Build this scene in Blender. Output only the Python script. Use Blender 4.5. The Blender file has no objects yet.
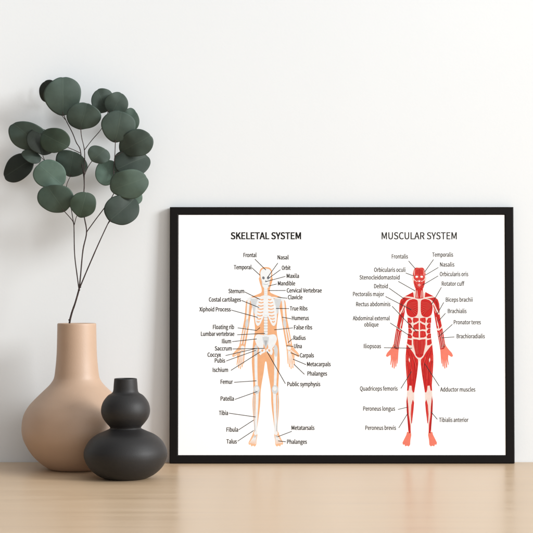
import bpy, bmesh, math, random
from mathutils import Vector, Matrix, noise

S = bpy.context.scene
COL = S.collection
random.seed(7)
MM = 0.001
D = 1400.0          # camera to wall, mm
EYE = 162.0         # lens height above the table, mm
HZ = 300.0          # photo row of the eye level (photo is 533 rows)
CX = 266.5

# ------------------------------------------------------------------ camera
cam_d = bpy.data.cameras.new("camera")
cam = bpy.data.objects.new("camera", cam_d)
COL.objects.link(cam)
cam.location = (0, -D * MM, EYE * MM)
cam.rotation_euler = (math.radians(90), 0, 0)
cam_d.sensor_width = 36
cam_d.lens = 36 * D / 533.0
cam_d.shift_y = (HZ - 266.5) / 533.0
cam_d.clip_start = 0.02
cam_d.clip_end = 50
cam_d.dof.use_dof = True
cam_d.dof.focus_distance = 1.36
cam_d.dof.aperture_fstop = 20
S.camera = cam

# ------------------------------------------------------------------ world, window light, exposure
W = bpy.data.worlds.new("World")
S.world = W
W.use_nodes = True
# soft room light: the window side (+x) is brighter than the far side of the room (-x)
_n, _l = W.node_tree.nodes, W.node_tree.links
_tc = _n.new("ShaderNodeTexCoord"); _sx = _n.new("ShaderNodeSeparateXYZ")
_l.new(_tc.outputs["Generated"], _sx.inputs[0])
_mr = _n.new("ShaderNodeMapRange"); _mr.interpolation_type = 'SMOOTHSTEP'
_l.new(_sx.outputs["X"], _mr.inputs["Value"])
for _k, _v in (("From Min", -0.55), ("From Max", 0.95), ("To Min", 0.27), ("To Max", 1.62)): _mr.inputs[_k].default_value = _v
_bg = _n["Background"]
_bg.inputs[0].default_value = (0.97, 0.985, 1.0, 1)
_l.new(_mr.outputs["Result"], _bg.inputs[1])

ld = bpy.data.lights.new("window_light", 'AREA')
ld.shape = 'RECTANGLE'
ld.size = 1.55
ld.size_y = 1.70
ld.energy = 270
ld.color = (0.96, 0.985, 1.0)
lo = bpy.data.objects.new("window_light", ld)
COL.objects.link(lo)
lo.location = (4.4, -2.34, 1.84)
lo.rotation_euler = (Vector((0.0, 0, 0.2)) - Vector(lo.location)).to_track_quat('-Z', 'Y').to_euler()

S.view_settings.view_transform = 'Standard'
S.view_settings.look = 'None'
S.view_settings.exposure = 0.09
S.view_settings.gamma = 1

# ------------------------------------------------------------------ helpers
def at(px, py, d=0.0):
    """photo pixel at a distance d mm in front of the wall -> point"""
    s = (D - d) / D
    return Vector(((px - CX) * s, -d, EYE + (HZ - py) * s)) * MM

def link(name, me, parent=None):
    o = bpy.data.objects.new(name, me)
    COL.objects.link(o)
    if parent: o.parent = parent
    return o

def from_bm(name, bm, mats, parent=None, smooth=False):
    me = bpy.data.meshes.new(name)
    bm.to_mesh(me); bm.free()
    for m in (mats if isinstance(mats, (list, tuple)) else [mats]):
        me.materials.append(m)
    if smooth:
        for p in me.polygons: p.use_smooth = True
    return link(name, me, parent)

def tag(o, label=None, cat=None, group=None, kind=None):
    if label: o['label'] = label
    if cat: o['category'] = cat
    if group: o['group'] = group
    if kind: o['kind'] = kind
    return o

def empty(name, loc):
    o = bpy.data.objects.new(name, None)
    COL.objects.link(o)
    o.location = loc
    o.empty_display_size = 0.02
    return o

# ------------------------------------------------------------------ materials
def mat(name, col, rough=0.6, spec=0.5):
    m = bpy.data.materials.new(name)
    m.use_nodes = True
    b = m.node_tree.nodes["Principled BSDF"]
    b.inputs["Base Color"].default_value = (*col, 1)
    b.inputs["Roughness"].default_value = rough
    b.inputs["Specular IOR Level"].default_value = spec
    return m, m.node_tree.nodes, m.node_tree.links, b

def add_noise(N, L, vec, scale, detail=4, rough=0.55, dist=0.0):
    n = N.new("ShaderNodeTexNoise")
    n.inputs["Scale"].default_value = scale
    n.inputs["Detail"].default_value = detail
    n.inputs["Roughness"].default_value = rough
    n.inputs["Distortion"].default_value = dist
    if vec is not None: L.new(vec, n.inputs["Vector"])
    return n

def ramp(N, L, fac, stops):
    r = N.new("ShaderNodeValToRGB")
    e = r.color_ramp.elements
    while len(e) < len(stops): e.new(0.5)
    for i, (p, c) in enumerate(stops):
        e[i].position = p
        e[i].color = (*c, 1) if len(c) == 3 else c
    L.new(fac, r.inputs["Fac"])
    return r

def bump(N, L, b, height, strength, dist):
    bp = N.new("ShaderNodeBump")
    bp.inputs["Strength"].default_value = strength
    bp.inputs["Distance"].default_value = dist
    L.new(height, bp.inputs["Height"])
    L.new(bp.outputs["Normal"], b.inputs["Normal"])
    return bp

def mapping(N, L, scale):
    tc = N.new("ShaderNodeTexCoord")
    mp = N.new("ShaderNodeMapping")
    mp.inputs["Scale"].default_value = scale
    L.new(tc.outputs["Object"], mp.inputs["Vector"])
    return mp.outputs["Vector"]

# painted wall
M_WALL, N, L, b = mat("wall_paint", (0.74, 0.745, 0.745), 0.75, 0.25)
v = mapping(N, L, (1, 1, 1))
n = add_noise(N, L, v, 3.0, 3)
r = ramp(N, L, n.outputs["Fac"], [(0.3, (0.728, 0.748, 0.758)), (0.7, (0.748, 0.768, 0.778))])
L.new(r.outputs["Color"], b.inputs["Base Color"])
n2 = add_noise(N, L, v, 420.0, 3)
bump(N, L, b, n2.outputs["Fac"], 0.10, 0.0004)

# pale satin oak, the grain running along the wall
M_WOOD, N, L, b = mat("satin_oak", (0.5, 0.35, 0.2), 0.33, 0.8)
v = mapping(N, L, (1.6, 26, 26))
n1 = add_noise(N, L, v, 2.2, 6, 0.6, 0.6)
v2 = mapping(N, L, (3.0, 160, 160))
n2 = add_noise(N, L, v2, 1.6, 4, 0.6, 0.2)
mx = N.new("ShaderNodeMix"); mx.data_type = 'FLOAT'
mx.inputs[0].default_value = 0.4
L.new(n1.outputs["Fac"], mx.inputs[2]); L.new(n2.outputs["Fac"], mx.inputs[3])
r = ramp(N, L, mx.outputs[0], [(0.28, (0.53, 0.36, 0.215)), (0.45, (0.62, 0.44, 0.275)), (0.58, (0.655, 0.475, 0.305)), (0.75, (0.71, 0.53, 0.36))])
L.new(r.outputs["Color"], b.inputs["Base Color"])
rr = ramp(N, L, n1.outputs["Fac"], [(0.3, (0.28, 0.28, 0.28)), (0.7, (0.36, 0.36, 0.36))])
L.new(rr.outputs["Color"], b.inputs["Roughness"])
v3 = mapping(N, L, (5, 60, 60))
n3 = add_noise(N, L, v3, 1.5, 3, 0.5, 0.3)
bump(N, L, b, n3.outputs["Fac"], 0.12, 0.0005)
b.inputs["Coat Weight"].default_value = 0.35; b.inputs["Coat Roughness"].default_value = 0.36
b.inputs["Anisotropic"].default_value = 0.85     # brushed along the grain
tg = N.new("ShaderNodeCombineXYZ"); tg.inputs[1].default_value = 1.0
L.new(tg.outputs[0], b.inputs["Tangent"])

# sand coloured matt ceramic
M_TAN, N, L, b = mat("sand_ceramic", (0.42, 0.28, 0.2), 0.5, 0.65)
v = mapping(N, L, (1, 1, 1))
n = add_noise(N, L, v, 18, 4)
r = ramp(N, L, n.outputs["Fac"], [(0.3, (0.415, 0.278, 0.190)), (0.7, (0.45, 0.304, 0.21))])
L.new(r.outputs["Color"], b.inputs["Base Color"])
n2 = add_noise(N, L, v, 700, 3)
bump(N, L, b, n2.outputs["Fac"], 0.22, 0.0003)

# charcoal matt ceramic
M_COAL, N, L, b = mat("charcoal_ceramic", (0.028, 0.026, 0.026), 0.55, 0.4)
v = mapping(N, L, (1, 1, 1))
n = add_noise(N, L, v, 30, 4)
r = ramp(N, L, n.outputs["Fac"], [(0.3, (0.0105, 0.0095, 0.0095)), (0.7, (0.014, 0.013, 0.013))])
L.new(r.outputs["Color"], b.inputs["Base Color"])
n2 = add_noise(N, L, v, 1100, 2)
bump(N, L, b, n2.outputs["Fac"], 0.22, 0.0003)

# black painted wood frame
M_FRAME, N, L, b = mat("black_frame_paint", (0.0065, 0.0055, 0.0055), 0.45, 0.12)
v = mapping(N, L, (1, 1, 1))
n2 = add_noise(N, L, v, 500, 3)
bump(N, L, b, n2.outputs["Fac"], 0.08, 0.0003)
M_BACK, N, L, b = mat("backing_board_brown", (0.20, 0.14, 0.09), 0.9, 0.2)
v = mapping(N, L, (1, 1, 1))
n = add_noise(N, L, v, 200, 3)
bump(N, L, b, n.outputs["Fac"], 0.1, 0.0003)

# poster paper and its inks
M_PAPER, N, L, b = mat("poster_paper", (0.95, 0.95, 0.95), 0.7, 0.2)
v = mapping(N, L, (1, 1, 1))
n2 = add_noise(N, L, v, 700, 2)
bump(N, L, b, n2.outputs["Fac"], 0.03, 0.0002)

def ink(name, col):
    m, N, L, b = mat(name, col, 0.7, 0.15)
    v = mapping(N, L, (1, 1, 1))
    n = add_noise(N, L, v, 300, 2)
    c0 = tuple(x * 0.97 for x in col); c1 = tuple(min(1, x * 1.03) for x in col)
    r = ramp(N, L, n.outputs["Fac"], [(0.3, c0), (0.7, c1)])
    L.new(r.outputs["Color"], b.inputs["Base Color"])
    return m
I_BLACK = ink("ink_black", (0.012, 0.012, 0.012))
I_GREY = ink("ink_dark_grey", (0.035, 0.035, 0.035))
I_SKIN = ink("ink_orange_skin", (0.76, 0.39, 0.20))
I_SKIN2 = ink("ink_deep_skin", (0.80, 0.46, 0.27))
I_BONE = ink("ink_bone", (0.76, 0.785, 0.80))
I_BONE2 = ink("ink_grey_bone", (0.58, 0.61, 0.63))
I_BONE3 = ink("ink_dark_bone", (0.38, 0.40, 0.42))  # darkest bone grey, printed at the sacrum and mouth
I_SOCK = ink("ink_socket", (0.16, 0.17, 0.19))
I_RED = ink("ink_muscle_red", (0.53, 0.020, 0.018))
I_FACE = ink("ink_face_red", (0.58, 0.045, 0.038))
I_RED2 = ink("ink_muscle_dark", (0.32, 0.009, 0.010))
I_RED3 = ink("ink_muscle_light", (0.64, 0.08, 0.06))
I_CREAM = ink("ink_tendon", (0.75, 0.62, 0.57))
I_SALM = ink("ink_salmon", (0.76, 0.19, 0.13))
I_WHITE = ink("ink_white", (0.90, 0.90, 0.90))

# leaf, each has its own green; shade is put into the dark ones
M_LEAF, N, L, b = mat("eucalyptus_leaf", (0.05, 0.09, 0.065), 0.62, 0.3)
oi = N.new("ShaderNodeObjectInfo")
tc = N.new("ShaderNodeTexCoord")
n = add_noise(N, L, tc.outputs["Object"], 70, 4)
r = ramp(N, L, n.outputs["Fac"], [(0.3, (0.80, 0.80, 0.80)), (0.7, (1.12, 1.12, 1.12))])
mxc = N.new("ShaderNodeMix"); mxc.data_type = 'RGBA'; mxc.blend_type = 'MULTIPLY'
mxc.inputs[0].default_value = 1.0
L.new(oi.outputs["Color"], mxc.inputs[6]); L.new(r.outputs["Color"], mxc.inputs[7])
uv = N.new("ShaderNodeUVMap")
sep = N.new("ShaderNodeSeparateXYZ"); L.new(uv.outputs["UV"], sep.inputs[0])
# pale midrib and side veins: |v| small, and waves slanting away from it
ab = N.new("ShaderNodeMath"); ab.operation = 'ABSOLUTE'; 
nw = add_noise(N, L, tc.outputs["Object"], 45, 2)
ws = N.new("ShaderNodeMath"); ws.operation = 'MULTIPLY_ADD'
L.new(nw.outputs["Fac"], ws.inputs[0]); ws.inputs[1].default_value = 0.16; ws.inputs[2].default_value = -0.08
wy = N.new("ShaderNodeMath"); wy.operation = 'ADD'
L.new(sep.outputs["Y"], wy.inputs[0]); L.new(ws.outputs[0], wy.inputs[1])
L.new(wy.outputs[0], ab.inputs[0])
rib = ramp(N, L, ab.outputs[0], [(0.0, (1, 1, 1)), (0.035, (0, 0, 0))])
sl = N.new("ShaderNodeMath"); sl.operation = 'MULTIPLY_ADD'
L.new(ab.outputs[0], sl.inputs[0]); sl.inputs[1].default_value = -0.8; L.new(sep.outputs["X"], sl.inputs[2])
ml = N.new("ShaderNodeMath"); ml.operation = 'MULTIPLY'; L.new(sl.outputs[0], ml.inputs[0]); ml.inputs[1].default_value = 26
sn = N.new("ShaderNodeMath"); sn.operation = 'SINE'; L.new(ml.outputs[0], sn.inputs[0])
vr = ramp(N, L, sn.outputs[0], [(0.90, (0, 0, 0)), (1.0, (0.13, 0.13, 0.13))])
ad = N.new("ShaderNodeMath"); ad.operation = 'MAXIMUM'
L.new(rib.outputs["Color"], ad.inputs[0]); L.new(vr.outputs["Color"], ad.inputs[1])
vs = N.new("ShaderNodeMath"); vs.operation = 'MULTIPLY'; L.new(ad.outputs[0], vs.inputs[0]); vs.inputs[1].default_value = 0.11
mv = N.new("ShaderNodeMix"); mv.data_type = 'RGBA'
L.new(vs.outputs[0], mv.inputs[0]); L.new(mxc.outputs[2], mv.inputs[6])
mv.inputs[7].default_value = (0.16, 0.20, 0.15, 1)
L.new(mv.outputs[2], b.inputs["Base Color"])
bump(N, L, b, ad.outputs[0], 0.15, 0.0004)
M_STEM, N, L, b = mat("brown_twig", (0.030, 0.018, 0.016), 0.6, 0.3)
v = mapping(N, L, (1, 1, 1))
n = add_noise(N, L, v, 400, 3)
r = ramp(N, L, n.outputs["Fac"], [(0.3, (0.018, 0.011, 0.010)), (0.7, (0.05, 0.03, 0.026))])
L.new(r.outputs["Color"], b.inputs["Base Color"])
bump(N, L, b, n.outputs["Fac"], 0.3, 0.0004)

# ------------------------------------------------------------------ setting: wall and table top
def slab(name, lo_, hi_, m, bev=0.0):
    bm = bmesh.new()
    bmesh.ops.create_cube(bm, size=1)
    c = [(lo_[i] + hi_[i]) / 2 for i in range(3)]; s = [hi_[i] - lo_[i] for i in range(3)]
    for vv in bm.verts: vv.co = Vector([c[i] + vv.co[i] * s[i] for i in range(3)])
    if bev: bmesh.ops.bevel(bm, geom=list(bm.edges), offset=bev, segments=3, profile=0.7, affect='EDGES')
    return from_bm(name, bm, m)
tag(slab("wall", (-2.2, 0.0, -0.8), (2.2, 0.12, 1.9), M_WALL), kind='structure')
tag(slab("table_top", (-1.6, -1.30, -0.035), (1.6, -0.0006, 0.0), M_WOOD, 0.0015), kind='structure')

# ------------------------------------------------------------------ vases
def catmull(pts, n=6):
    out = []
    P = [pts[0]] + list(pts) + [pts[-1]]
    for i in range(1, len(P) - 2):
        p0, p1, p2, p3 = P[i - 1], P[i], P[i + 1], P[i + 2]
        for k in range(n):
            t = k / n
            out.append(tuple(0.5 * ((2 * p1[j]) + (-p0[j] + p2[j]) * t + (2 * p0[j] - 5 * p1[j] + 4 * p2[j] - p3[j]) * t * t
                                    + (-p0[j] + 3 * p1[j] - 3 * p2[j] + p3[j]) * t ** 3) for j in range(2)))
    out.append(tuple(pts[-1]))
    return out

def lathe(name, prof, loc, m, seg=128):
    bm = bmesh.new()
    rings = []
    for r_, z_ in prof:
        if r_ < 1e-6:
            rings.append([bm.verts.new((0, 0, z_))])
        else:
            rings.append([bm.verts.new((r_ * math.cos(2 * math.pi * k / seg), r_ * math.sin(2 * math.pi * k / seg), z_)) for k in range(seg)])
    for a, b_ in zip(rings[:-1], rings[1:]):
        for k in range(seg):
            k2 = (k + 1) % seg
            if len(a) == 1: bm.faces.new((a[0], b_[k2], b_[k]))
            elif len(b_) == 1: bm.faces.new((a[k], a[k2], b_[0]))
            else: bm.faces.new((a[k], a[k2], b_[k2], b_[k]))
    bmesh.ops.recalc_face_normals(bm, faces=bm.faces)
    o = from_bm(name, bm, m, smooth=True)
    o.location = loc
    return o

def vase(name, cxp, d, rows, base, lip, m):
    """rows: (photo row, half width in photo px) from rim to foot; base: extra foot points in mm"""
    s = (D - d) / D
    pts = [(r_ * s * MM, (EYE + (HZ - y) * s) * MM) for y, r_ in rows]
    outer = catmull(pts, 6) if not base else catmull(pts + [(a * MM, z * MM) for a, z in base], 6)
    r0, z0 = outer[0]
    w = lip * MM
    rim = [(r0 - w + w / 2 * (1 + math.cos(a)), z0 + w / 2 * math.sin(a)) for a in [math.pi * k / 8 for k in range(8, 0, -1)]]
    inner = [(max(r_ - w, 0.002), max(z, w)) for r_, z in outer]
    prof = [(0.0, 2 * w)] + list(reversed(inner))[1:] + rim[1:] + outer + [(0.0, 0.0)]
    x = (cxp - CX) * s * MM
    return lathe(name, prof, (x, -d * MM, 0), m)

D_TAN, D_COAL = 58.0, 128.0
tan = vase("vase", 76.8, D_TAN,
     [(324.4, 19.3), (336, 19.5), (349, 19.8), (360, 20.4), (369, 21.3), (376, 22.2), (380, 23.6), (385, 27.2), (391, 33.4), (399.4, 42.0), (406.8, 48.4),
      (416, 53.0), (427.8, 54.6), (437, 53.4), (445, 50.0), (454, 44.3), (461, 37.6)], [(29.5, 2.6), (25.5, 0.5), (22.5, 0.0)], 2.4, M_TAN)
tag(tan, "sand coloured round bellied ceramic vase with tall straight neck, holding the eucalyptus branch", "vase", "ceramic vases on the table")
coal = vase("vase.001", 125.6, D_COAL,
     [(379.2, 11.4), (385, 11.9), (390.5, 12.4), (393, 13.8), (395.8, 18.0), (402.5, 22.8), (410.4, 24.5), (417.3, 22.9), (423, 19.0), (426.6, 15.9),
      (428.6, 16.0), (431, 21.0), (435, 29.6), (441, 36.6), (448.8, 40.9), (454.7, 41.7), (460, 40.5), (464.5, 38.4), (468, 35.9), (471.5, 32.4), (474.5, 28.4), (476.8, 24.0)], [(19.0, 0.2), (17.0, 0.0)], 1.5, M_COAL)
tag(coal, "charcoal black double gourd vase with short neck, standing in front of the sand vase", "vase", "ceramic vases on the table")

# ------------------------------------------------------------------ framed chart
FD = 15.0
chart = empty("framed_poster", ((341.9 - CX) * (1 - 11.5 / D) * MM, -FD * MM, 0.0004))
chart.rotation_euler = (-math.asin(7.0 / 253.0), 0, 0)
tag(chart, "black framed anatomy chart with skeleton and muscle figures, leaning against the wall", "poster")
FW, FH, FT = 0.3418, 0.2542, 0.0072
UX = 0.9918 * MM                      # one photo px on the poster plane
def U(px): return (px - 341.9) * UX
def Vv(py): return FH - (py - 207.8) * (FH / (464.0 - 207.8))

def frame_ring(w_out, h_out, wl, wr, wt, wb, thick, m):
    """mitred moulding: front with a small rounded outer arris and a sloping inner lip"""
    bm = bmesh.new()
    e = 0.0009
    prof = [(0.0, thick), (0.0, e), (0.0003, 0.0003), (e, 0.0), (-1.0, 0.0), (-0.5, 0.0005), (0.0, 0.0012), (0.0, thick)]
    # prof x: >=0 measured from the outer edge, entries 4.. measured from the inner edge
    loops = []
    for i, (px_, y) in enumerate(prof):
        if i < 4: l, r_, t, b_ = (px_,) * 4
        else:
            k = {-1.0: 0.0012, -0.5: 0.0005, 0.0: 0.0}[px_]
            l, r_, t, b_ = wl - k, wr - k, wt - k, wb - k
        loops.append([bm.verts.new(c) for c in ((-w_out / 2 + l, y, b_), (w_out / 2 - r_, y, b_), (w_out / 2 - r_, y, h_out - t), (-w_out / 2 + l, y, h_out - t))])
    loops.append(loops[0])
    for a, b2 in zip(loops[:-1], loops[1:]):
        for k in range(4):
            k2 = (k + 1) % 4
            bm.faces.new((a[k], a[k2], b2[k2], b2[k]))
    bmesh.ops.recalc_face_normals(bm, faces=bm.faces)
    return bm
fr = from_bm("frame", frame_ring(FW, FH, 0.0089, 0.0091, 0.0081, 0.0083, FT, M_FRAME), M_FRAME, chart)

PY = 0.0009                           # paper sits this far behind the frame front
def board(name, y0, y1, inset, m):
    bm = bmesh.new()
    x0, x1, z0, z1 = -FW / 2 + inset, FW / 2 - inset, inset, FH - inset
    vs_ = [bm.verts.new((x, y, z)) for y in (y0, y1) for x, z in ((x0, z0), (x1, z0), (x1, z1), (x0, z1))]
    bm.faces.new(vs_[:4]); bm.faces.new(vs_[4:][::-1])
    for k in range(4): bm.faces.new((vs_[k], vs_[(k + 1) % 4], vs_[4 + (k + 1) % 4], vs_[4 + k]))
    bmesh.ops.recalc_face_normals(bm, faces=bm.faces)
    return from_bm(name, bm, m, chart)
paper = board("poster_sheet", PY, PY + 0.0004, 0.0084 - 0.0005, M_PAPER)
backing = board("backing_board", PY + 0.0006, FT - 0.0010, 0.0093, M_BACK)

LAY = 0.000005
class Print:
    """flat printed shapes on the poster, in photo px; later shapes lie one ink layer further out"""
    def __init__(self): self.bm = bmesh.new(); self.mats = []; self.k = 1
    def mi(self, m):
        if m not in self.mats: self.mats.append(m)
        return self.mats.index(m)
    def poly(self, pts, m, bumpk=True):
        y = PY - LAY * self.k
        cl = []
        for p in pts:
            if not cl or (abs(p[0] - cl[-1][0]) + abs(p[1] - cl[-1][1])) > 1e-4: cl.append(p)
        vs_ = [self.bm.verts.new((U(p[0]), y, Vv(p[1]))) for p in cl]
        f = self.bm.faces.new(vs_)
        f.normal_update()
        if f.normal.y > 0: f.normal_flip()
        f.material_index = self.mi(m)
    def line(self, pts, w, m):
        """ribbon through pts; w number or list of widths (px)"""
        n_ = len(pts)
        ws = w if isinstance(w, (list, tuple)) else [w] * n_
        Lf, Rt = [], []
        for i, p in enumerate(pts):
            a = pts[max(i - 1, 0)]; c = pts[min(i + 1, n_ - 1)]
            dx, dy = c[0] - a[0], c[1] - a[1]
            l = math.hypot(dx, dy) or 1
            nx, ny = -dy / l * ws[i] / 2, dx / l * ws[i] / 2
            Lf.append((p[0] + nx, p[1] + ny)); Rt.append((p[0] - nx, p[1] - ny))
        y = PY - LAY * self.k
        V1 = [self.bm.verts.new((U(a), y, Vv(b_))) for a, b_ in Lf]
        V2 = [self.bm.verts.new((U(a), y, Vv(b_))) for a, b_ in Rt]
        for i in range(n_ - 1):
            f = self.bm.faces.new((V1[i], V1[i + 1], V2[i + 1], V2[i]))
            f.normal_update()
            if f.normal.y > 0: f.normal_flip()
            f.material_index = self.mi(m)
    def blob(self, x, y, a, b_, m, n_=20, rot=0):
        c, s = math.cos(rot), math.sin(rot)
        self.poly([(x + a * math.cos(t) * c - b_ * math.sin(t) * s, y + a * math.cos(t) * s + b_ * math.sin(t) * c) for t in [2 * math.pi * k / n_ for k in range(n_)]], m)
    def up(self): self.k += 1
    def build(self, name): return from_bm(name, self.bm, self.mats, paper)

def smooth2(pts, n=4, closed=True):
    """Catmull-Rom through 2-D points"""
    out = []; m = len(pts)
    rng = range(m) if closed else range(m - 1)
    for i in rng:
        if closed: p0, p1, p2, p3 = pts[i - 1], pts[i], pts[(i + 1) % m], pts[(i + 2) % m]
        else: p0, p1, p2, p3 = pts[max(i - 1, 0)], pts[i], pts[i + 1], pts[min(i + 2, m - 1)]
        for k in range(n):
            t = k / n
            out.append(tuple(0.5 * (2 * p1[j] + (p2[j] - p0[j]) * t + (2 * p0[j] - 5 * p1[j] + 4 * p2[j] - p3[j]) * t * t + (3 * p1[j] - p0[j] - 3 * p2[j] + p3[j]) * t ** 3) for j in range(2)))
    if not closed: out.append(pts[-1])
    return out

# right half of the standing figure (offset from the body's axis, photo row)
OUT_HEAD = [(0, 268), (3.6, 268.6), (5.8, 271), (6.5, 275), (6.3, 278), (7.0, 279.5), (6.3, 283), (5.2, 286.5), (4.3, 289.5), (4.3, 293)]
OUT_BODY = [(6.5, 294.6), (13, 297.2), (17, 299), (19.4, 302), (20.3, 307), (20.8, 314), (21.6, 321), (23.2, 329), (24.4, 336), (25.8, 343), (27, 347.5),
            (29.3, 350.5), (32.4, 354), (33.6, 357), (32.0, 358), (28.9, 356), (28.6, 360), (29.2, 365.4), (28.5, 366.2), (27.1, 360.4), (27.7, 368.2), (26.6, 368.7), (25.6, 360.8), (25.9, 369.3), (24.8, 369.3), (24.3, 360.8), (24.2, 367.8), (23.1, 367.3), (22.8, 359.6), (22.6, 365.0), (21.8, 364.2), (21.3, 358), (20.9, 352), (19.9, 345),
            (17.6, 332), (15.6, 319), (13.9, 309), (13.3, 307.4), (12.9, 312), (11.7, 322), (10.9, 329), (11.4, 336), (12.8, 344),
            (13.9, 358), (13.9, 366), (13.0, 378), (12.5, 388), (12.8, 396), (13.3, 403), (12.9, 413), (12.0, 423), (11.6, 431), (12.7, 434),
            (15.5, 440), (17.2, 443.5), (16.6, 445.6), (15.2, 445.3), (14.4, 447.2), (12.6, 446.4), (11.2, 447.3), (9.6, 445.5), (9.3, 441), (8.4, 436), (8.9, 431),
            (7.7, 422), (6.2, 411), (5.4, 402), (5.2, 393), (4.0, 384), (2.2, 374), (0.9, 364), (0, 362.4)]
HAND = [(20.3, 347), (25.6, 345), (27, 347.5), (29.3, 350.5), (32.4, 354), (33.6, 357), (32.0, 358), (28.9, 356), (28.6, 360), (29.2, 365.4), (28.5, 366.2), (27.1, 360.4), (27.7, 368.2), (26.6, 368.7), (25.6, 360.8), (25.9, 369.3), (24.8, 369.3), (24.3, 360.8), (24.2, 367.8), (23.1, 367.3), (22.8, 359.6), (22.6, 365.0), (21.8, 364.2), (21.3, 358), (20.9, 352)]
FOOT = [(8.6, 433.5), (12.6, 432.7), (13.3, 435.7), (15.5, 440), (17.2, 443.5), (16.6, 445.6), (15.2, 445.3), (14.4, 447.2), (12.6, 446.4), (11.2, 447.3), (9.6, 445.5), (9.3, 441), (8.4, 436)]

def half(pr, cx, pts, m, sm=0):
    q = smooth2(pts, sm) if sm else pts
    pr.poly([(cx + x, y) for x, y in q], m)
    pr.poly([(cx - x, y) for x, y in q], m)
def halfline(pr, cx, pts, w, m, sm=3):
    q = smooth2(pts, sm, False) if sm and len(pts) > 2 else pts
    if isinstance(w, (list, tuple)) and len(q) != len(w):
        w = [w[0] + (w[-1] - w[0]) * i / (len(q) - 1) for i in range(len(q))]
    pr.line([(cx + x, y) for x, y in q], w, m)
    pr.line([(cx - x, y) for x, y in q], w, m)

def silhouette(pr, cx, m):
    out = smooth2(OUT_HEAD + OUT_BODY, 3, False)
    pr.poly([(cx + x, y) for x, y in out] + [(cx - x, y) for x, y in reversed(out[1:-1])], m)

# --- skeleton
sk = Print(); cx = 265.8
silhouette(sk, cx, I_SKIN); sk.up()
half(sk, cx, HAND, I_SKIN2, 0); half(sk, cx, FOOT, I_SKIN2, 0); sk.up()
# scapula, pelvis, limb bones
half(sk, cx, [(7.5, 300.5), (15.6, 299.3), (15.0, 303), (13.4, 309), (11.6, 315), (9, 311)], I_BONE2, 3)
halfline(sk, cx, [(17.0, 300.2), (17.6, 306), (18.3, 316), (19.4, 326.5)], [2.7, 2.0], I_BONE)
halfline(sk, cx, [(19.3, 329), (20.6, 337), (22.0, 345.5)], [1.3, 0.9], I_BONE)
halfline(sk, cx, [(21.3, 329), (23.1, 337), (24.5, 345.0)], [1.1, 1.2], I_BONE)
half(sk, cx, [(1.2, 337.5), (4.5, 335.8), (8.8, 335.6), (10.9, 338.5), (10.7, 342), (8.6, 346.8), (6.5, 349.5), (7, 353), (5.6, 356.2), (3.6, 354.6), (0.6, 353), (0.6, 350.5), (2.5, 348.5)], I_BONE, 3)
halfline(sk, cx, [(8.6, 348.5), (10.2, 351.5), (9.9, 358), (9.8, 372), (9.2, 387)], [3.4, 2.6], I_BONE)
halfline(sk, cx, [(8.7, 394), (8.9, 404), (9.4, 418), (10.1, 433)], [3.2, 2.0], I_BONE)
halfline(sk, cx, [(11.7, 396), (11.9, 408), (11.2, 422), (10.9, 432)], 0.9, I_BONE2)
sk.up()
half(sk, cx, [(9.6, 345.5), (11.9, 350), (11.2, 357), (9.2, 357), (8.2, 350)], I_BONE2, 3)
for s in (-1, 1):
    sk.blob(cx + s * 17.0, 300.6, 1.9, 1.7, I_BONE)
    sk.blob(cx + s * 18.9, 324.5, 1.6, 4.6, I_BONE2, rot=-0.1 * s)
    sk.blob(cx + s * 9.2, 390.6, 3.2, 4.4, I_BONE2)
    sk.blob(cx + s * 10.2, 434, 1.7, 2.0, I_BONE)
    sk.blob(cx + s * 23.2, 349.0, 2.0, 2.2, I_BONE)
    for (x0, y0, x1, y1) in ((24.6, 351, 31.6, 356.4), (24.2, 352, 28.2, 365.5), (23.6, 352, 26.6, 366.8), (23.0, 352, 25.2, 367.6), (22.4, 351.5, 23.4, 364.8)):
        sk.line([(cx + s * x0, y0), (cx + s * x1, y1)], [0.75, 0.5], I_BONE)
    for k in range(5):
        sk.line([(cx + s * (9.6 + 0.4 * k), 436.5), (cx + s * (10.2 + 0.95 * k), 440.8), (cx + s * (10.6 + 1.35 * k), 444.9 - 0.25 * k)], [0.8, 0.7, 0.5], I_BONE)
sk.up()
for s in (-1, 1):
    sk.blob(cx + s * 8.9, 389.6, 1.9, 2.2, I_BONE)
# sacrum
sk.poly([(cx - 3.3, 338), (cx + 3.3, 338), (cx + 2.6, 343.5), (cx, 350), (cx - 2.6, 343.5)], I_BONE2)
# rib cage
half(sk, cx, [(0.5, 297.6), (6.5, 298.3), (8.6, 302.0), (10.2, 308.5), (11.1, 316), (10.4, 323.5), (8.4, 327.0), (5.8, 325.4), (3.4, 320.4), (1.6, 316.5), (0.5, 316)], I_BONE, 3)
sk.up()
for i, (y, x0, x1) in enumerate(((300.2, 2.4, 5.6), (303.2, 2.3, 7.2), (306.4, 2.3, 7.8), (309.6, 2.3, 8.2), (312.9, 2.6, 8.4), (316.2, 3.3, 8.7), (319.4, 4.6, 9.0), (322.4, 6.2, 9.1))):
    halfline(sk, cx, [(x0, y + 0.1), ((x0 + x1) / 2, y + 0.75), (x1, y - 0.1)], [1.25, 0.95], I_SKIN, 4)
sk.poly([(cx - 1.7, 341.5), (cx + 1.7, 341.5), (cx, 348.5)], I_BONE3)
halfline(sk, cx, [(1.6, 299.6), (7, 298.4), (12, 299.2), (16.4, 298.6)], 1.2, I_BONE)
half(sk, cx, [(2.2, 351.0), (3.6, 350.2), (4.6, 352.0), (3.4, 353.0)], I_SKIN, 2)
sk.up()
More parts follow.
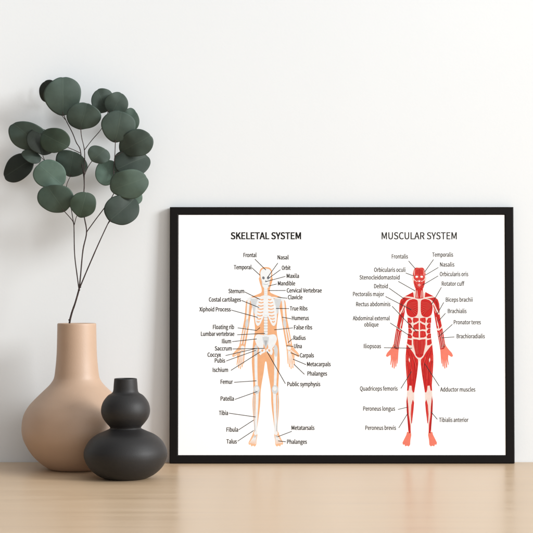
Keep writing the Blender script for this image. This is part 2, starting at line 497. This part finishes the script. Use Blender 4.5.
# spine, neck and sternum
sk.line([(cx, 287), (cx, 316)], 3.4, I_BONE)
sk.line([(cx, 316), (cx, 339)], 3.2, I_BONE2)
sk.up()
for k in range(8):
    sk.line([(cx - 1.9, 317.2 + 2.8 * k), (cx + 1.9, 317.2 + 2.8 * k)], 1.5, I_BONE)
for k in range(4):
    sk.line([(cx - 1.4, 290.4 + 1.9 * k), (cx + 1.4, 290.4 + 1.9 * k)], 0.35, I_BONE2)
# skull
skull = smooth2([(0, 269.6), (3.4, 270.2), (5.3, 273), (5.3, 277), (4.6, 280.5), (3.9, 283), (3.6, 286.4), (1.9, 289), (0, 289.4)], 4, False)
sk.poly([(cx + x, y) for x, y in skull] + [(cx - x, y) for x, y in reversed(skull[1:-1])], I_BONE)
sk.up()
for s in (-1, 1):
    sk.blob(cx + s * 2.4, 278.9, 1.25, 1.5, I_SOCK, rot=0.3 * s)
    sk.line([(cx + s * 4.6, 279.5), (cx + s * 3.4, 283.3), (cx + s * 3.3, 286)], 0.4, I_BONE2)
sk.poly([(cx, 281.0), (cx + 0.9, 283.0), (cx - 0.9, 283.0)], I_SOCK)
sk.line([(cx - 2.4, 285.0), (cx, 285.5), (cx + 2.4, 285.0)], 0.5, I_BONE3)
sk_o = sk.build("skeleton_illustration")

# --- muscles
mu = Print(); cx = 419.5
silhouette(mu, cx, I_CREAM); mu.up()
half(mu, cx, HAND, I_SALM); half(mu, cx, FOOT, I_SALM)
head = smooth2([(0, 269.0), (3.4, 268.6), (5.0, 270.4), (6.0, 273.6), (6.3, 276.6), (5.2, 280), (5.6, 283), (4.9, 286.6), (3.6, 289.5), (0, 291)], 3, False)
mu.poly([(cx + x, y) for x, y in head] + [(cx - x, y) for x, y in reversed(head[1:-1])], I_FACE)
half(mu, cx, [(6.1, 293.0), (10, 295), (14.6, 297.4), (10, 297.6), (5.4, 298.4)], I_RED)
half(mu, cx, [(7, 299.6), (11.5, 299.0), (15.5, 298.2), (18.6, 300.8), (19.9, 305), (20.2, 310), (20.1, 314.6), (17.8, 310.6), (15.2, 305), (12.4, 301.6)], I_RED)
half(mu, cx, [(1.7, 301.8), (4, 300.3), (8, 300.2), (11.4, 302.4), (13.2, 306.4), (13.2, 311), (12.0, 315.6), (8.6, 318.2), (5, 318), (2.4, 316.2), (1.4, 312), (1.4, 306)], I_RED, 2)
half(mu, cx, [(13.9, 305.2), (15.4, 307.0), (17.8, 312.0), (20.3, 316.0), (21.4, 322), (22.4, 327), (20.6, 329.6), (17.4, 329.6), (16.0, 322), (14.6, 313.5)], I_RED)
half(mu, cx, [(17.6, 331.4), (19.6, 331.8), (22.9, 329.0), (24.2, 336), (25.3, 344), (25.6, 347.6), (24.3, 350), (21.0, 350.6), (20.0, 345), (18.2, 335.5)], I_RED)
half(mu, cx, [(0.7, 319.3), (3.5, 318.8), (6.1, 318.6), (6.6, 322), (5.6, 324.3), (2.6, 322.9), (0.7, 321.8)], I_RED)
half(mu, cx, [(0.7, 323.4), (3.0, 325.0), (5.8, 326.2), (6.4, 330.6), (3, 330.4), (0.7, 331.0)], I_RED)
half(mu, cx, [(0.7, 332.2), (3.5, 331.9), (6.0, 332.6), (6.9, 337.2), (4.6, 338.6), (0.7, 338.8)], I_RED)
low = [(0, 341.0), (3, 340.4), (6.2, 340.2), (6.1, 345), (4.9, 351), (3.7, 356.4), (1.8, 358.4), (0, 358.8)]
mu.poly([(cx + x, y) for x, y in low] + [(cx - x, y) for x, y in reversed(low[1:-1])], I_RED)
for y0, y1, xo in ((319.2, 323.8, 11.6), (324.6, 329.0, 11.0), (329.8, 334.2, 10.8), (335.0, 339.2, 11.4)):
    half(mu, cx, [(9.0, y0 - 0.2), (xo + 0.3, y0 - 0.4), (xo + 0.2, y1 + 0.1), (7.9, y1 + 0.3), (7.2, y1 - 1.6)], I_RED)
half(mu, cx, [(7.6, 341.2), (11.9, 340.2), (12.4, 344.4), (10.4, 346.0), (7.7, 346.6)], I_RED)
half(mu, cx, [(12.8, 345.5), (13.9, 357), (13.8, 366), (12.9, 378), (12.2, 386), (12.6, 391.8), (11, 391.6), (10.1, 386.6), (8.0, 386.8), (7.6, 391), (6.6, 393.6), (5.3, 393.2),
              (4.2, 386.5), (2.5, 376), (1.3, 365), (1.5, 360.5), (3.9, 358), (6.4, 353.5), (9.6, 349.2)], I_RED)
half(mu, cx, [(12.3, 397.0), (13.2, 402), (12.9, 413), (12.0, 423), (11.4, 431), (10.6, 434.2), (8.9, 433.4), (9.3, 426), (10.8, 416), (11.2, 408)], I_RED)
half(mu, cx, [(6.8, 400.4), (8.3, 406), (8.9, 415), (8.4, 424.6), (7.7, 424), (6.1, 411), (5.5, 403.5)], I_RED)
mu.up()
neck = [(0, 289.6), (3.5, 288.5), (3.8, 294), (4.0, 299.3), (0, 299.8)]
mu.poly([(cx + x, y) for x, y in neck] + [(cx - x, y) for x, y in reversed(neck[1:-1])], I_RED)
# darker and lighter fibres
for pts, w in ((((11.6, 352), (8.4, 364), (6.6, 382)), 0.55), (((12.6, 362), (11.0, 374), (9.6, 386)), 0.6), (((4.4, 360), (5.6, 374), (6.0, 390)), 0.6), (((8.6, 354), (4.9, 366), (4.2, 380)), 0.5),
               (((2.6, 364), (3.6, 376), (5.0, 388)), 0.5), (((9.4, 370), (8.9, 378), (8.7, 386)), 0.9)):
    halfline(mu, cx, pts, [w, w * 0.6], I_RED2)
for pts, w in ((((10.2, 357), (8.0, 368), (7.4, 380)), 0.8), (((12.9, 356), (12.2, 370), (11.3, 384)), 0.7), (((6.4, 358), (3.4, 368), (3.6, 376)), 0.7)):
    halfline(mu, cx, pts, [w, w * 0.5], I_RED3)
for k in range(8):
    t = k / 7
    halfline(mu, cx, ((1.9 + 3.2 * max(0, t - 0.72) * 3, 301.9 + 15.2 * t), (6.6, 302.6 + 10.6 * t), (12.4, 304.9 + 3.4 * t)), [0.42, 0.25], I_RED2)
    if k < 7: halfline(mu, cx, ((2.2 + 3.2 * max(0, t - 0.66) * 3, 303.1 + 14.6 * t), (6.8, 303.5 + 10.3 * t), (12.2, 305.3 + 3.2 * t)), [0.36, 0.2], I_RED3)
for k in range(4):
    halfline(mu, cx, ((15.6 + 0.9 * k, 298.9 + 0.7 * k), (17.2 + 0.6 * k, 304 + 0.5 * k), (18.6 + 0.4 * k, 311 + 0.8 * k)), 0.32, I_RED3 if k % 2 else I_RED2)
for y0 in (320.2, 325.6, 330.8, 336.0):
    halfline(mu, cx, ((11.2, y0), (9.0, y0 + 2.4)), 0.4, I_RED3)
    halfline(mu, cx, ((11.0, y0 + 1.4), (8.8, y0 + 3.2)), 0.35, I_RED2)
for x in (1.1, 2.4, 3.9):
    halfline(mu, cx, ((x, 341.4), (x * 0.96, 349), (x * 0.7, 357)), 0.4, I_RED2)
for x in (1.8, 3.2, 4.8):
    halfline(mu, cx, ((x, 341.6), (x * 0.96, 349), (x * 0.74, 355)), 0.4, I_RED3)
for y in (319.6, 326.2, 333.0):
    for x in (2.2, 4.2): halfline(mu, cx, ((x, y + 0.4), (x + 0.3, y + 4)), 0.35, I_RED3)
for pts in (((15.8, 309.5), (17.4, 317), (18.6, 326)), ((17.4, 313.5), (19.2, 320), (19.6, 327)), ((17.0, 302), (18.4, 306.5), (18.9, 311)), ((13.0, 300.6), (16.4, 303.4), (18.0, 308))):
    halfline(mu, cx, pts, 0.4, I_RED2)
for pts in (((18.4, 333), (20.2, 340), (21.9, 349.5)), ((20.6, 332.4), (22.0, 340), (23.4, 349)), ((22.4, 331.5), (23.3, 339), (24.6, 347))):
    halfline(mu, cx, pts, 0.38, I_CREAM)
for pts in (((19.2, 333.5), (21.0, 341), (22.6, 349)), ((21.7, 332), (22.9, 340), (24.2, 347))):
    halfline(mu, cx, pts, 0.4, I_RED2)
for pts in (((12.9, 402), (12.4, 414), (11.0, 430)), ((12.0, 404), (11.9, 416), (10.3, 431))):
    halfline(mu, cx, pts, 0.45, I_RED2)
halfline(mu, cx, ((7.3, 404), (7.9, 412), (7.8, 420)), 0.5, I_RED3)
mu.up()
# tendons and white gaps
half(mu, cx, [(10.5, 358.6), (10.9, 361), (9.9, 363.6), (9.5, 360.4)], I_CREAM)
for x in (1.4, 2.7):
    halfline(mu, cx, ((x + 0.9, 291.5), (x, 298.8)), [0.35, 0.5], I_CREAM)
halfline(mu, cx, ((5.3, 290), (4.6, 294.5), (4.8, 300.0)), [0.5, 0.7], I_CREAM)
halfline(mu, cx, ((4.9, 299.3), (10, 298.6), (15.4, 297.8)), 0.9, I_CREAM)
halfline(mu, cx, ((7.4, 299.9), (11.8, 301.4), (14.4, 305.0), (17.2, 311.5), (19.4, 315.6)), 0.8, I_CREAM)
halfline(mu, cx, ((12.6, 304.4), (14.4, 309), (16.6, 314)), 0.4, I_CREAM)
halfline(mu, cx, ((17.6, 322), (18.8, 326), (19.2, 330)), [0.5, 1.0], I_CREAM)
halfline(mu, cx, ((16.8, 318), (17.6, 322.5), (18.2, 327)), 0.4, I_CREAM)
for s in (-1, 1):
    mu.blob(cx + s * 2.45, 277.6, 2.3, 1.95, I_RED3, rot=0.25 * s)
    mu.line([(cx + s * 0.9, 281.6), (cx + s * 2.6, 282.5), (cx + s * 4.2, 281.4), (cx + s * 5.4, 280.2)], [0.4, 0.6, 0.6, 0.4], I_CREAM)
    mu.line([(cx + s * 4.6, 270.8), (cx + s * 5.0, 273.6), (cx + s * 4.7, 276.2)], [0.3, 0.6, 0.4], I_CREAM)
    mu.line([(cx + s * 5.9, 276.4), (cx + s * 6.6, 279.4), (cx + s * 6.2, 282.6)], [1.0, 1.3, 0.6], I_CREAM)
    mu.line([(cx + s * 0.5, 270.2), (cx + s * 2.4, 269.9), (cx + s * 3.9, 271.6), (cx + s * 4.0, 274.6)], [0.3, 0.5, 0.5, 0.3], I_RED3)
    for x in (1.3, 2.6): mu.line([(cx + s * x, 270.6), (cx + s * x * 1.08, 275.0)], 0.32, I_RED2)
    mu.line([(cx + s * 4.9, 283.0), (cx + s * 3.6, 285.4), (cx + s * 2.2, 288.2)], [0.35, 0.5, 0.3], I_RED2)
    mu.line([(cx + s * 3.6, 282.9), (cx + s * 2.9, 284.6), (cx + s * 1.9, 285.6)], [0.35, 0.5, 0.3], I_RED3)
    mu.line([(cx + s * 0.5, 288.9), (cx + s * 1.8, 289.4), (cx + s * 3.2, 288.4)], 0.4, I_RED2)
mu.line([(cx, 269.6), (cx, 277.6)], 0.45, I_RED2)
mu.up()
for s in (-1, 1):
    mu.blob(cx + s * 2.4, 277.7, 1.35, 0.95, I_WHITE, rot=0.15 * s)
    mu.line([(cx + s * 3.9, 277.0), (cx + s * 2.4, 276.5), (cx + s * 1.0, 277.4)], 0.35, I_RED2)
mu.poly([(cx, 280.8), (cx + 0.9, 282.9), (cx - 0.9, 282.9)], I_WHITE)
mu.poly([(cx, 284.6), (cx + 1.6, 286.0), (cx, 287.5), (cx - 1.6, 286.0)], I_CREAM)
mu.up()
mu.poly([(cx - 1.5, 286.0), (cx, 285.6), (cx + 1.5, 286.0), (cx, 286.5)], I_RED)
mu_o = mu.build("muscle_illustration")

# --- captions: text, x0, x1, baseline row, pointer line
T1 = [("Frontal", 243.4, 256.6, 258.1, [(254.9, 260.1), (265.9, 271)]), ("Temporal", 233.8, 251.5, 270.3, [(251.7, 268.6), (260, 276.2)]),
 ("Nasal", 277.6, 288.7, 260.4, [(277.9, 264), (267.5, 278.5)]), ("Orbit", 281.8, 290.7, 270.9, [(280.5, 270.7), (269.1, 279)]),
 ("Maxila", 286.7, 299.1, 279, [(285.5, 277.4), (266.3, 282.5)]), ("Mandible", 277.9, 295.3, 286.5, [(276.8, 285), (268.2, 287.1)]),
 ("Cervical Vertebrae", 286.8, 321.9, 293.6, [(285.8, 291.5), (268.5, 291.6)]), ("Clavicle", 288, 302.6, 300.4, [(287.5, 299.3), (277.6, 298.2)]),
 ("Sternum", 228.4, 244.2, 294.2, [(244.6, 292.9), (260, 300.5)]), ("Costal cartilages", 208.8, 241, 302.7, [(241.6, 301.5), (259.1, 308.6)]),
 ("Xiphoid Process", 199.3, 230.7, 312.5, [(231.2, 311.1), (257.8, 318.5)]), ("True Ribs", 289.8, 307.6, 311.6, [(289.2, 309.6), (276, 309.5)]),
 ("Humerus", 291.9, 309, 321.2, [(291.4, 319.8), (282.2, 318.3)]), ("False ribs", 294, 312.3, 330.5, [(293, 328.9), (274.3, 330.9)]),
 ("Floating rib", 212.9, 234.1, 330.2, [(237.7, 328.9), (256.7, 331.5), (260, 328.6)]), ("Lumbar vertebrae", 200.9, 234.4, 337, [(237.2, 335.8), (265, 334.4)]),
 ("Ilium", 221.9, 231.1, 344.4, [(232.2, 342.7), (256.7, 340)]), ("Saccrum", 214.8, 231.8, 351.6, [(232.6, 350), (264.3, 349.4)]),
 ("Coccyx", 207.5, 221, 357.9, [(225.6, 356.6), (255.8, 349.6)]), ("Pubis", 214.7, 225.2, 363.7, [(226.3, 362), (255.8, 351.4)]),
 ("Ischium", 212.7, 228.1, 373, [(231, 371.4), (260.4, 352.8)]), ("Radius", 293.4, 305.7, 341, [(292.8, 339.7), (288.1, 343.6)]),
 ("Ulna", 294, 301.9, 349.3, [(293.4, 347.5), (286.4, 346.8)]), ("Carpals", 299.9, 314, 358.5, [(299.4, 357.2), (290.7, 353.7)]),
 ("Metacarpals", 307, 330.7, 367.3, [(306.1, 365.7), (293, 360.2)]), ("Phalanges", 307.4, 327.1, 376.7, [(304.5, 375.4), (294, 365.3)]),
 ("Public symphysis", 287.3, 320.3, 387.2, [(285.4, 384.7), (267, 352.5)]), ("Femur", 220.6, 232.9, 384.9, [(234.2, 383.3), (256.5, 381.8)]),
 ("Patella", 220.6, 234, 401.7, [(235.0, 400.4), (257.3, 392.5)]), ("Tibia", 219, 228.1, 416, [(228.9, 414.1), (255.6, 417.9)]),
 ("Fibula", 226.5, 238.2, 432.6, [(238.7, 430.7), (253.7, 421)]), ("Talus", 226.5, 236.9, 444.4, [(237.7, 442), (253.7, 431.4)]),
 ("Metatarsals", 291.5, 314.4, 430.8, [(291.8, 432.2), (277.6, 437.6)]), ("Phalanges", 287, 306.9, 444.7, [(285.8, 442.6), (278.1, 441.7)])]
T2 = [("Frontalis", 392, 408.3, 259.5, [(408.9, 261.9), (415.6, 269.6)]), ("Orbicularis oculi", 374.3, 405.7, 272.9, [(406, 274), (413.9, 276.9)]),
 ("Stenocleidomastoid", 359.7, 399.9, 280.5, [(398.6, 282.4), (415.4, 291.9)]), ("Deltoid", 374.3, 388.1, 289.3, [(389.2, 289.1), (405.4, 300.5)]),
 ("Pectoralis major", 353.1, 384.4, 297.2, [(385.7, 297.5), (411.6, 310.9)]), ("Rectus abdominis", 356.2, 390.6, 307.3, [(392.3, 307.3), (417, 333.5)]),
 ("Abdominal external", 352.9, 390, 321.4, [(390.3, 324), (410.3, 337.1)]), ("Iliopsoas", 363.8, 381.1, 349.3, [(384, 348.7), (412, 349.3)]),
 ("Temporalis", 432.6, 453.6, 257.7, [(433.9, 260.4), (425.1, 272.8)]), ("Nasalis", 440.4, 454.8, 267.6, [(438.8, 268.4), (425.9, 276)]),
 ("Orbicularis oris", 440.1, 468.7, 277.2, [(438.5, 276.9), (423.3, 285.9)]), ("Rotator cuff", 442, 464.8, 286.8, [(441.7, 288.3), (431.6, 305.7)]),
 ("Biceps brachii", 446, 472.9, 302.8, [(444, 303.4), (437.2, 315.4)]), ("Brachialis", 448, 466.8, 314.2, [(445.7, 314.3), (438.8, 322)]),
 ("Pronator teres", 453.9, 481.1, 325.4, [(452.6, 325.4), (438.8, 337.8)]), ("Brachioradialis", 456.8, 485, 339.4, [(454.5, 338), (441.7, 338.9)]),
 ("Quadriceps femoris", 359.9, 397.6, 391.7, [(400.9, 389.4), (411.5, 372.5)]), ("Peroneus longus", 363.1, 395, 411.7, [(397.9, 410.4), (407.2, 408.2)]),
 ("Peroneus brevis", 365.2, 395.9, 430.8, [(398.6, 428.8), (407.6, 414.4)]), ("Adductor muscles", 440.1, 475.3, 392.6, [(439.2, 387.1), (424.7, 364.5)]),
 ("Tibialis anterior", 438.9, 468.3, 422.9, [(437.2, 420.3), (431, 412.9)])]

try:                                   # a plain grotesque that ships with Blender; the built-in face otherwise
    import os
    FONT = bpy.data.fonts.load(os.path.join(bpy.utils.system_resource('DATAFILES'), "fonts", "Noto Sans CJK Regular.woff2"))
except Exception:
    FONT = None

def text_mesh(s):
    cu = bpy.data.curves.new("lettering", 'FONT')
    if FONT: cu.font = FONT
    cu.body = s; cu.size = 1.0; cu.resolution_u = 3
    o = bpy.data.objects.new("lettering", cu)
    COL.objects.link(o)
    bpy.context.view_layer.update()
    me = bpy.data.meshes.new_from_object(o, depsgraph=bpy.context.evaluated_depsgraph_get())
    bpy.data.objects.remove(o)
    bpy.data.curves.remove(cu)
    return me
_h = text_mesh("H"); CAP = max(v.co.y for v in _h.vertices); bpy.data.meshes.remove(_h)

def add_text(bm, s, x0, x1, base, cap, k, w):
    """lettering between columns x0 and x1, struck several times w px apart for its weight"""
    me = text_mesh(s)
    xs = [v.co.x for v in me.vertices]
    a, c = min(xs), max(xs)
    kx = (x1 - x0 - 2 * w) / (c - a); ky = (cap - 1.2 * w) / CAP
    for n_, (dx, dy) in enumerate(((-1, -0.6), (1, 0.6), (-1, 0.6), (1, -0.6), (0, 0))):
        y = PY - LAY * (k + n_)
        vs_ = [bm.verts.new((U(x0 + w + dx * w + (v.co.x - a) * kx), y, Vv(base - 0.6 * w + dy * w - v.co.y * ky))) for v in me.vertices]
        for p in me.polygons:
            try: f = bm.faces.new([vs_[i] for i in p.vertices])
            except ValueError: continue
            f.normal_update()
            if f.normal.y > 0: f.normal_flip()
    bpy.data.meshes.remove(me)

for (s, x0, x1, base, w, m) in (("SKELETAL SYSTEM", 230.6, 301.2, 240.2, 0.30, I_BLACK), ("MUSCULAR SYSTEM", 381.9, 457.3, 240.2, 0.17, I_GREY)):
    bm = bmesh.new()
    add_text(bm, s, x0, x1, base, 7.1, 10, w)
    from_bm("heading", bm, m, paper)
for k, lst in enumerate((T1, T2)):
    for (s, x0, x1, base, ln) in lst:
        bm = bmesh.new()
        w = 0.145 if k == 0 else 0.115
        add_text(bm, s, x0, x1, base, 4.3, 10, w)
        if s == "Abdominal external": add_text(bm, "oblique", 364.3, 378.7, 327.7, 4.3, 10, w)
        pr = Print(); pr.bm.free(); pr.bm = bm; pr.k = 16
        pr.line(ln, 0.62, I_BLACK)
        from_bm("caption", bm, [I_BLACK if k == 0 else I_GREY], paper)

# ------------------------------------------------------------------ eucalyptus branch
branch = empty("eucalyptus_branch", at(71, 324, D_TAN))
tag(branch, "dark stemmed eucalyptus branch with round grey green leaves, standing in the sand vase", "branch")
bpy.context.view_layer.update()
OB = Vector(branch.location)

def tube(bm, pts, r0, r1, seg=8):
    P = []
    n_ = len(pts)
    for i in range(n_ - 1):
        p0, p1, p2, p3 = pts[max(i - 1, 0)], pts[i], pts[i + 1], pts[min(i + 2, n_ - 1)]
        for k in range(5):
            t = k / 5
            P.append(0.5 * (2 * p1 + (p2 - p0) * t + (2 * p0 - 5 * p1 + 4 * p2 - p3) * t * t + (3 * p1 - p0 - 3 * p2 + p3) * t ** 3))
    P.append(pts[-1])
    rings = []
    for i, p in enumerate(P):
        tdir = (P[min(i + 1, len(P) - 1)] - P[max(i - 1, 0)]).normalized()
        a = tdir.cross(Vector((0, 1, 0.13))).normalized(); b_ = tdir.cross(a)
        t = i / (len(P) - 1)
        r_ = (r0 + (r1 - r0) * t) * (1 + 0.12 * noise.noise(p * 300))
        rings.append([bm.verts.new(p + a * r_ * math.cos(2 * math.pi * k / seg) + b_ * r_ * math.sin(2 * math.pi * k / seg)) for k in range(seg)])
    for a, b_ in zip(rings[:-1], rings[1:]):
        for k in range(seg): bm.faces.new((a[k], a[(k + 1) % seg], b_[(k + 1) % seg], b_[k]))
    bm.faces.new(rings[0][::-1]); bm.faces.new(rings[-1])

def bd(px, py, d):
    """the branch arches back towards the wall as it rises"""
    return at(px, py, d - 30 * max(0.0, (290 - py) / 190.0))

# stems: list of (px, py, depth), radii in mm
STEMS = [
 ([(74, 400, 60), (71, 350, 58), (69.4, 326, 58), (71.5, 314, 58), (75.2, 303, 58), (79.2, 289, 58)], 0.95, 0.75),
 ([(79.2, 290, 58), (80.6, 275, 58), (83.0, 250, 58), (86.6, 232, 58), (84.0, 215, 58), (83.6, 198, 57), (84.2, 181, 56), (81.5, 160, 54), (80.0, 149, 53), (76.3, 142.5, 52), (72.5, 133, 52), (65.8, 120, 54), (62.5, 112, 57)], 0.62, 0.36),
 ([(84.2, 181, 56), (84.6, 165, 57), (84.4, 150, 58), (81.6, 137, 60), (80.6, 127, 62)], 0.42, 0.34),
 ([(84.4, 150, 58), (92, 140, 58), (101, 129.5, 58), (106, 120, 58), (108, 110, 58)], 0.36, 0.28),
 ([(86.6, 232, 58), (96, 219, 60), (106, 205.5, 62), (115, 190, 56), (113.6, 172, 50), (114.8, 156, 55), (115.4, 140, 60)], 0.45, 0.34),
 ([(79.6, 288, 58), (88, 268, 60), (98, 245, 63), (107.5, 224.5, 61), (110, 220, 59)], 0.60, 0.40),
 ([(79.0, 289, 58), (77.2, 276, 58), (74.6, 254, 58), (74.0, 228, 58), (73.2, 222, 58), (68.6, 216, 60), (62.0, 209, 63)], 0.55, 0.34),
 ([(74.0, 226, 58), (70.6, 205, 55), (68.6, 195, 52), (63.0, 186, 50), (58.0, 181, 53)], 0.38, 0.28),
 ([(74.2, 225, 58), (76.4, 217, 60), (80.5, 210, 62)], 0.34, 0.28),
 ([(68.6, 195, 52), (66.5, 186, 48), (70.5, 176, 46), (75, 168, 46)], 0.32, 0.26),
 ([(84.45, 175, 56.4), (88, 167, 56), (92.5, 160.5, 58), (97, 156, 60)], 0.36, 0.28),
 ([(80.0, 153, 53), (74, 150, 53), (68, 147.5, 55), (60, 143, 58)], 0.36, 0.28),
 ([(63, 187, 50), (52, 169, 46), (45, 161, 44), (38, 156, 44), (30, 160, 42)], 0.34, 0.24),
 ([(45, 161, 44), (43, 156, 45), (42, 150, 47), (36, 140, 48)], 0.28, 0.22),
 ([(38, 156, 44), (34, 162, 40), (25, 166, 38)], 0.28, 0.22),
 ([(115, 190, 56), (118, 190, 58), (120, 189, 58)], 0.30, 0.24),
 ([(113.6, 172, 52), (115.5, 171.5, 48), (118, 170.5, 46)], 0.30, 0.24),
 ([(115, 156, 56), (119, 154, 54), (123, 151.5, 52)], 0.30, 0.24),
 ([(114.2, 180, 54), (112.6, 180.2, 48), (111, 179.6, 44)], 0.28, 0.22),
 ([(66, 120.5, 54), (60, 113, 50), (52, 100, 46)], 0.30, 0.24),
 ([(107.5, 224.5, 66), (122, 207, 56), (133, 199, 50)], 0.28, 0.22),
 ([(115.4, 141, 60), (123, 128, 52), (130, 120, 47)], 0.30, 0.22),
 ([(106, 120, 58), (112, 112, 57), (116, 106, 58)], 0.28, 0.22),
]
bm = bmesh.new()
for pts, r0, r1 in STEMS:
    tube(bm, [bd(*p) - OB for p in pts], r0 * MM * 1.08, r1 * MM * 1.08)
for (x, y, d, r_) in ((79.0, 290.0, 58, 1.15), (80.2, 287.0, 58, 0.95), (86.6, 232, 58, 0.75), (73.4, 222, 58, 0.62), (69.5, 320, 58, 1.1), (84.2, 181, 56, 0.6)):
    bmesh.ops.create_icosphere(bm, subdivisions=2, radius=r_ * MM, matrix=Matrix.Translation(bd(x, y, d) - OB))
from_bm("stem", bm, M_STEM, branch, smooth=True)

G = {'m': (0.051, 0.075, 0.061), 'd': (0.031, 0.045, 0.035), 'k': (0.014, 0.019, 0.013), 'l': (0.088, 0.136, 0.107), 'g': (0.046, 0.066, 0.053), 'n': (0.056, 0.085, 0.065), 'o': (0.038, 0.060, 0.041)}  # dark and near-black tones include the shade of leaves turned from the light
# centre px, semi axes px, rotation (deg, long axis), where the petiole joins, depth mm, tone, tilt (dx, dy: depth change per px), fold
LEAVES = [
 (62.8, 95.5, 18.3, 18.0, 10, (62.5, 112.5), 64, 'm', (0.15, 0.25), 0.10),
 (50.0, 91.5, 10.8, 11.0, 60, (55, 100), 44, 'k', (-0.45, 0.2), 0.10),
 (83.5, 116.0, 16.8, 12.8, -3, (80.6, 128.0), 66, 'm', (-0.10, 0.30), 0.12),
 (102.0, 100.4, 10.2, 12.4, 10, (107, 110.5), 56, 'g', (0.3, 0.2), 0.08),
 (116.4, 103.8, 11.4, 11.6, -25, (112, 113), 60, 'g', (0.12, 0.2), 0.08),
 (118.2, 126.0, 16.9, 14.8, -8, (115.3, 140.5), 68, 'm', (0.10, 0.25), 0.12),
 (131.0, 119.5, 8.0, 11.0, -15, (126, 127), 46, 'n', (0.1, 0.1), 0.10),
 (136.5, 143.2, 16.4, 13.5, -8, (124, 150), 62, 'g', (-0.15, 0.3), 0.10),
 (132.0, 162.5, 17.2, 13.4, 8, (117, 169), 50, 'd', (0.25, -0.25), 0.22),
 (129.4, 183.8, 18.6, 14.4, 3, (113, 190), 68, 'n', (0.05, 0.20), 0.10),
 (134.6, 197.5, 8.2, 7.2, -20, (128, 200), 50, 'l', (0.2, 0.1), 0.08),
 (122.0, 209.6, 16.9, 14.9, 4, (109, 221.5), 62, 'd', (0.30, -0.20), 0.20),
 (106.8, 172.4, 11.2, 12.6, 15, (112, 180.5), 46, 'l', (0.15, -0.10), 0.08),
 (98.8, 154.6, 11.6, 8.0, 22, (91.5, 161), 62, 'm', (0.15, 0.20), 0.10),
 (28.2, 136.0, 19.0, 13.4, 20, (42, 147), 50, 'm', (-0.10, 0.25), 0.12),
 (41.0, 141.6, 14.5, 11.4, 25, (43, 153), 54, 'k', (0.35, -0.30), 0.15),
 (54.6, 140.2, 13.8, 12.0, -8, (67, 146.5), 64, 'o', (-0.20, 0.15), 0.10),
 (18.4, 167.8, 15.8, 11.4, -40, (31, 159.5), 40, 'k', (-0.50, -0.30), 0.15),
 (31.4, 156.6, 9.4, 5.8, 24, (38, 157), 52, 'g', (0.10, -0.20), 0.10),
 (49.6, 174.0, 15.9, 12.8, 2, (62, 184), 60, 'l', (0.12, 0.12), 0.08),
 (71.2, 163.2, 16.0, 11.2, 24, (69, 176), 52, 'm', (-0.25, 0.15), 0.16),
 (55.6, 198.2, 17.4, 12.9, -2, (63.5, 210), 64, 'n', (-0.10, 0.22), 0.10),
 (83.2, 204.2, 13.2, 12.0, 14, (80.5, 215), 68, 'o', (0.10, 0.25), 0.10),
]
def leaf(cxp, cyp, a, b_, rot, joint, d, tone, tilt, fold, idx):
    rng = random.Random(idx * 13 + 5)
    kk = 1.07 if cxp < 75 and cyp > 120 else 1.03
    a *= kk; b_ *= kk
    c, s = math.cos(math.radians(rot)), math.sin(math.radians(rot))
    jx, jy = joint[0] - cxp, joint[1] - cyp
    jl = math.hypot(jx, jy) or 1
    ax, ay = jx / jl, jy / jl                       # midrib direction, centre to petiole
    ja = math.atan2(jy, jx)
    bm = bmesh.new()
    uvl = bm.loops.layers.uv.new("UVMap")
    NR, NS = 12, 72
    ph = [rng.uniform(0, 6.28) for _ in range(3)]
    def pt(rr_, t):
        u, v_ = a * math.cos(t), b_ * math.sin(t)
        x, y = u * c - v_ * s, u * s + v_ * c
        dirn = math.atan2(y, x)
        da = (dirn - ja + math.pi) % (2 * math.pi) - math.pi
        k = 1 + 0.026 * math.sin(2 * t + ph[0]) + 0.026 * math.sin(3 * t + ph[1]) + 0.012 * math.sin(5 * t + ph[2]) + 0.07 * math.exp(-(da / 0.30) ** 2)
        k += -0.03 * math.exp(-((abs(da) - math.pi) / 0.10) ** 2)
        x, y = x * k * rr_, y * k * rr_
        along, across = x * ax + y * ay, -x * ay + y * ax
        q = max(a, b_)
        dep = tilt[0] * x + tilt[1] * y - fold * 0.9 * (math.sqrt(across * across + 2.5) - 1.58) + 0.15 * (x * x + y * y) / q + 0.6 * rr_ ** 2 * math.sin(3 * t + ph[1]) + 0.4 * rr_ ** 3 * math.sin(5 * t + ph[2]) + 0.10 * along * along / q
        return at(cxp + x, cyp + y, d - 30 * max(0.0, (290 - cyp) / 190.0) - dep) - OB, (along / q, across / q)
    rings = []
    cen, cuv = pt(0, 0)
    cv = bm.verts.new(cen)
    info = {cv: cuv}
    for i in range(1, NR + 1):
        ring = []
        for k in range(NS):
            p, uvp = pt(i / NR, 2 * math.pi * k / NS)
            vv = bm.verts.new(p); info[vv] = uvp; ring.append(vv)
        rings.append(ring)
    for k in range(NS): bm.faces.new((cv, rings[0][k], rings[0][(k + 1) % NS]))
    for r1, r2 in zip(rings[:-1], rings[1:]):
        for k in range(NS): bm.faces.new((r1[k], r2[k], r2[(k + 1) % NS], r1[(k + 1) % NS]))
    for f in bm.faces:
        for lp in f.loops: lp[uvl].uv = info[lp.vert]
    bmesh.ops.recalc_face_normals(bm, faces=bm.faces)
    o = from_bm("leaf", bm, M_LEAF, branch, smooth=True)
    sd = o.modifiers.new("thickness", 'SOLIDIFY')
    sd.thickness = 0.0004; sd.offset = 0
    g = G[tone]; kk = rng.uniform(0.93, 1.07)
    o.color = (g[0] * kk, g[1] * kk, g[2] * kk, 1)
    return o
for i, args in enumerate(LEAVES): leaf(*args, i)
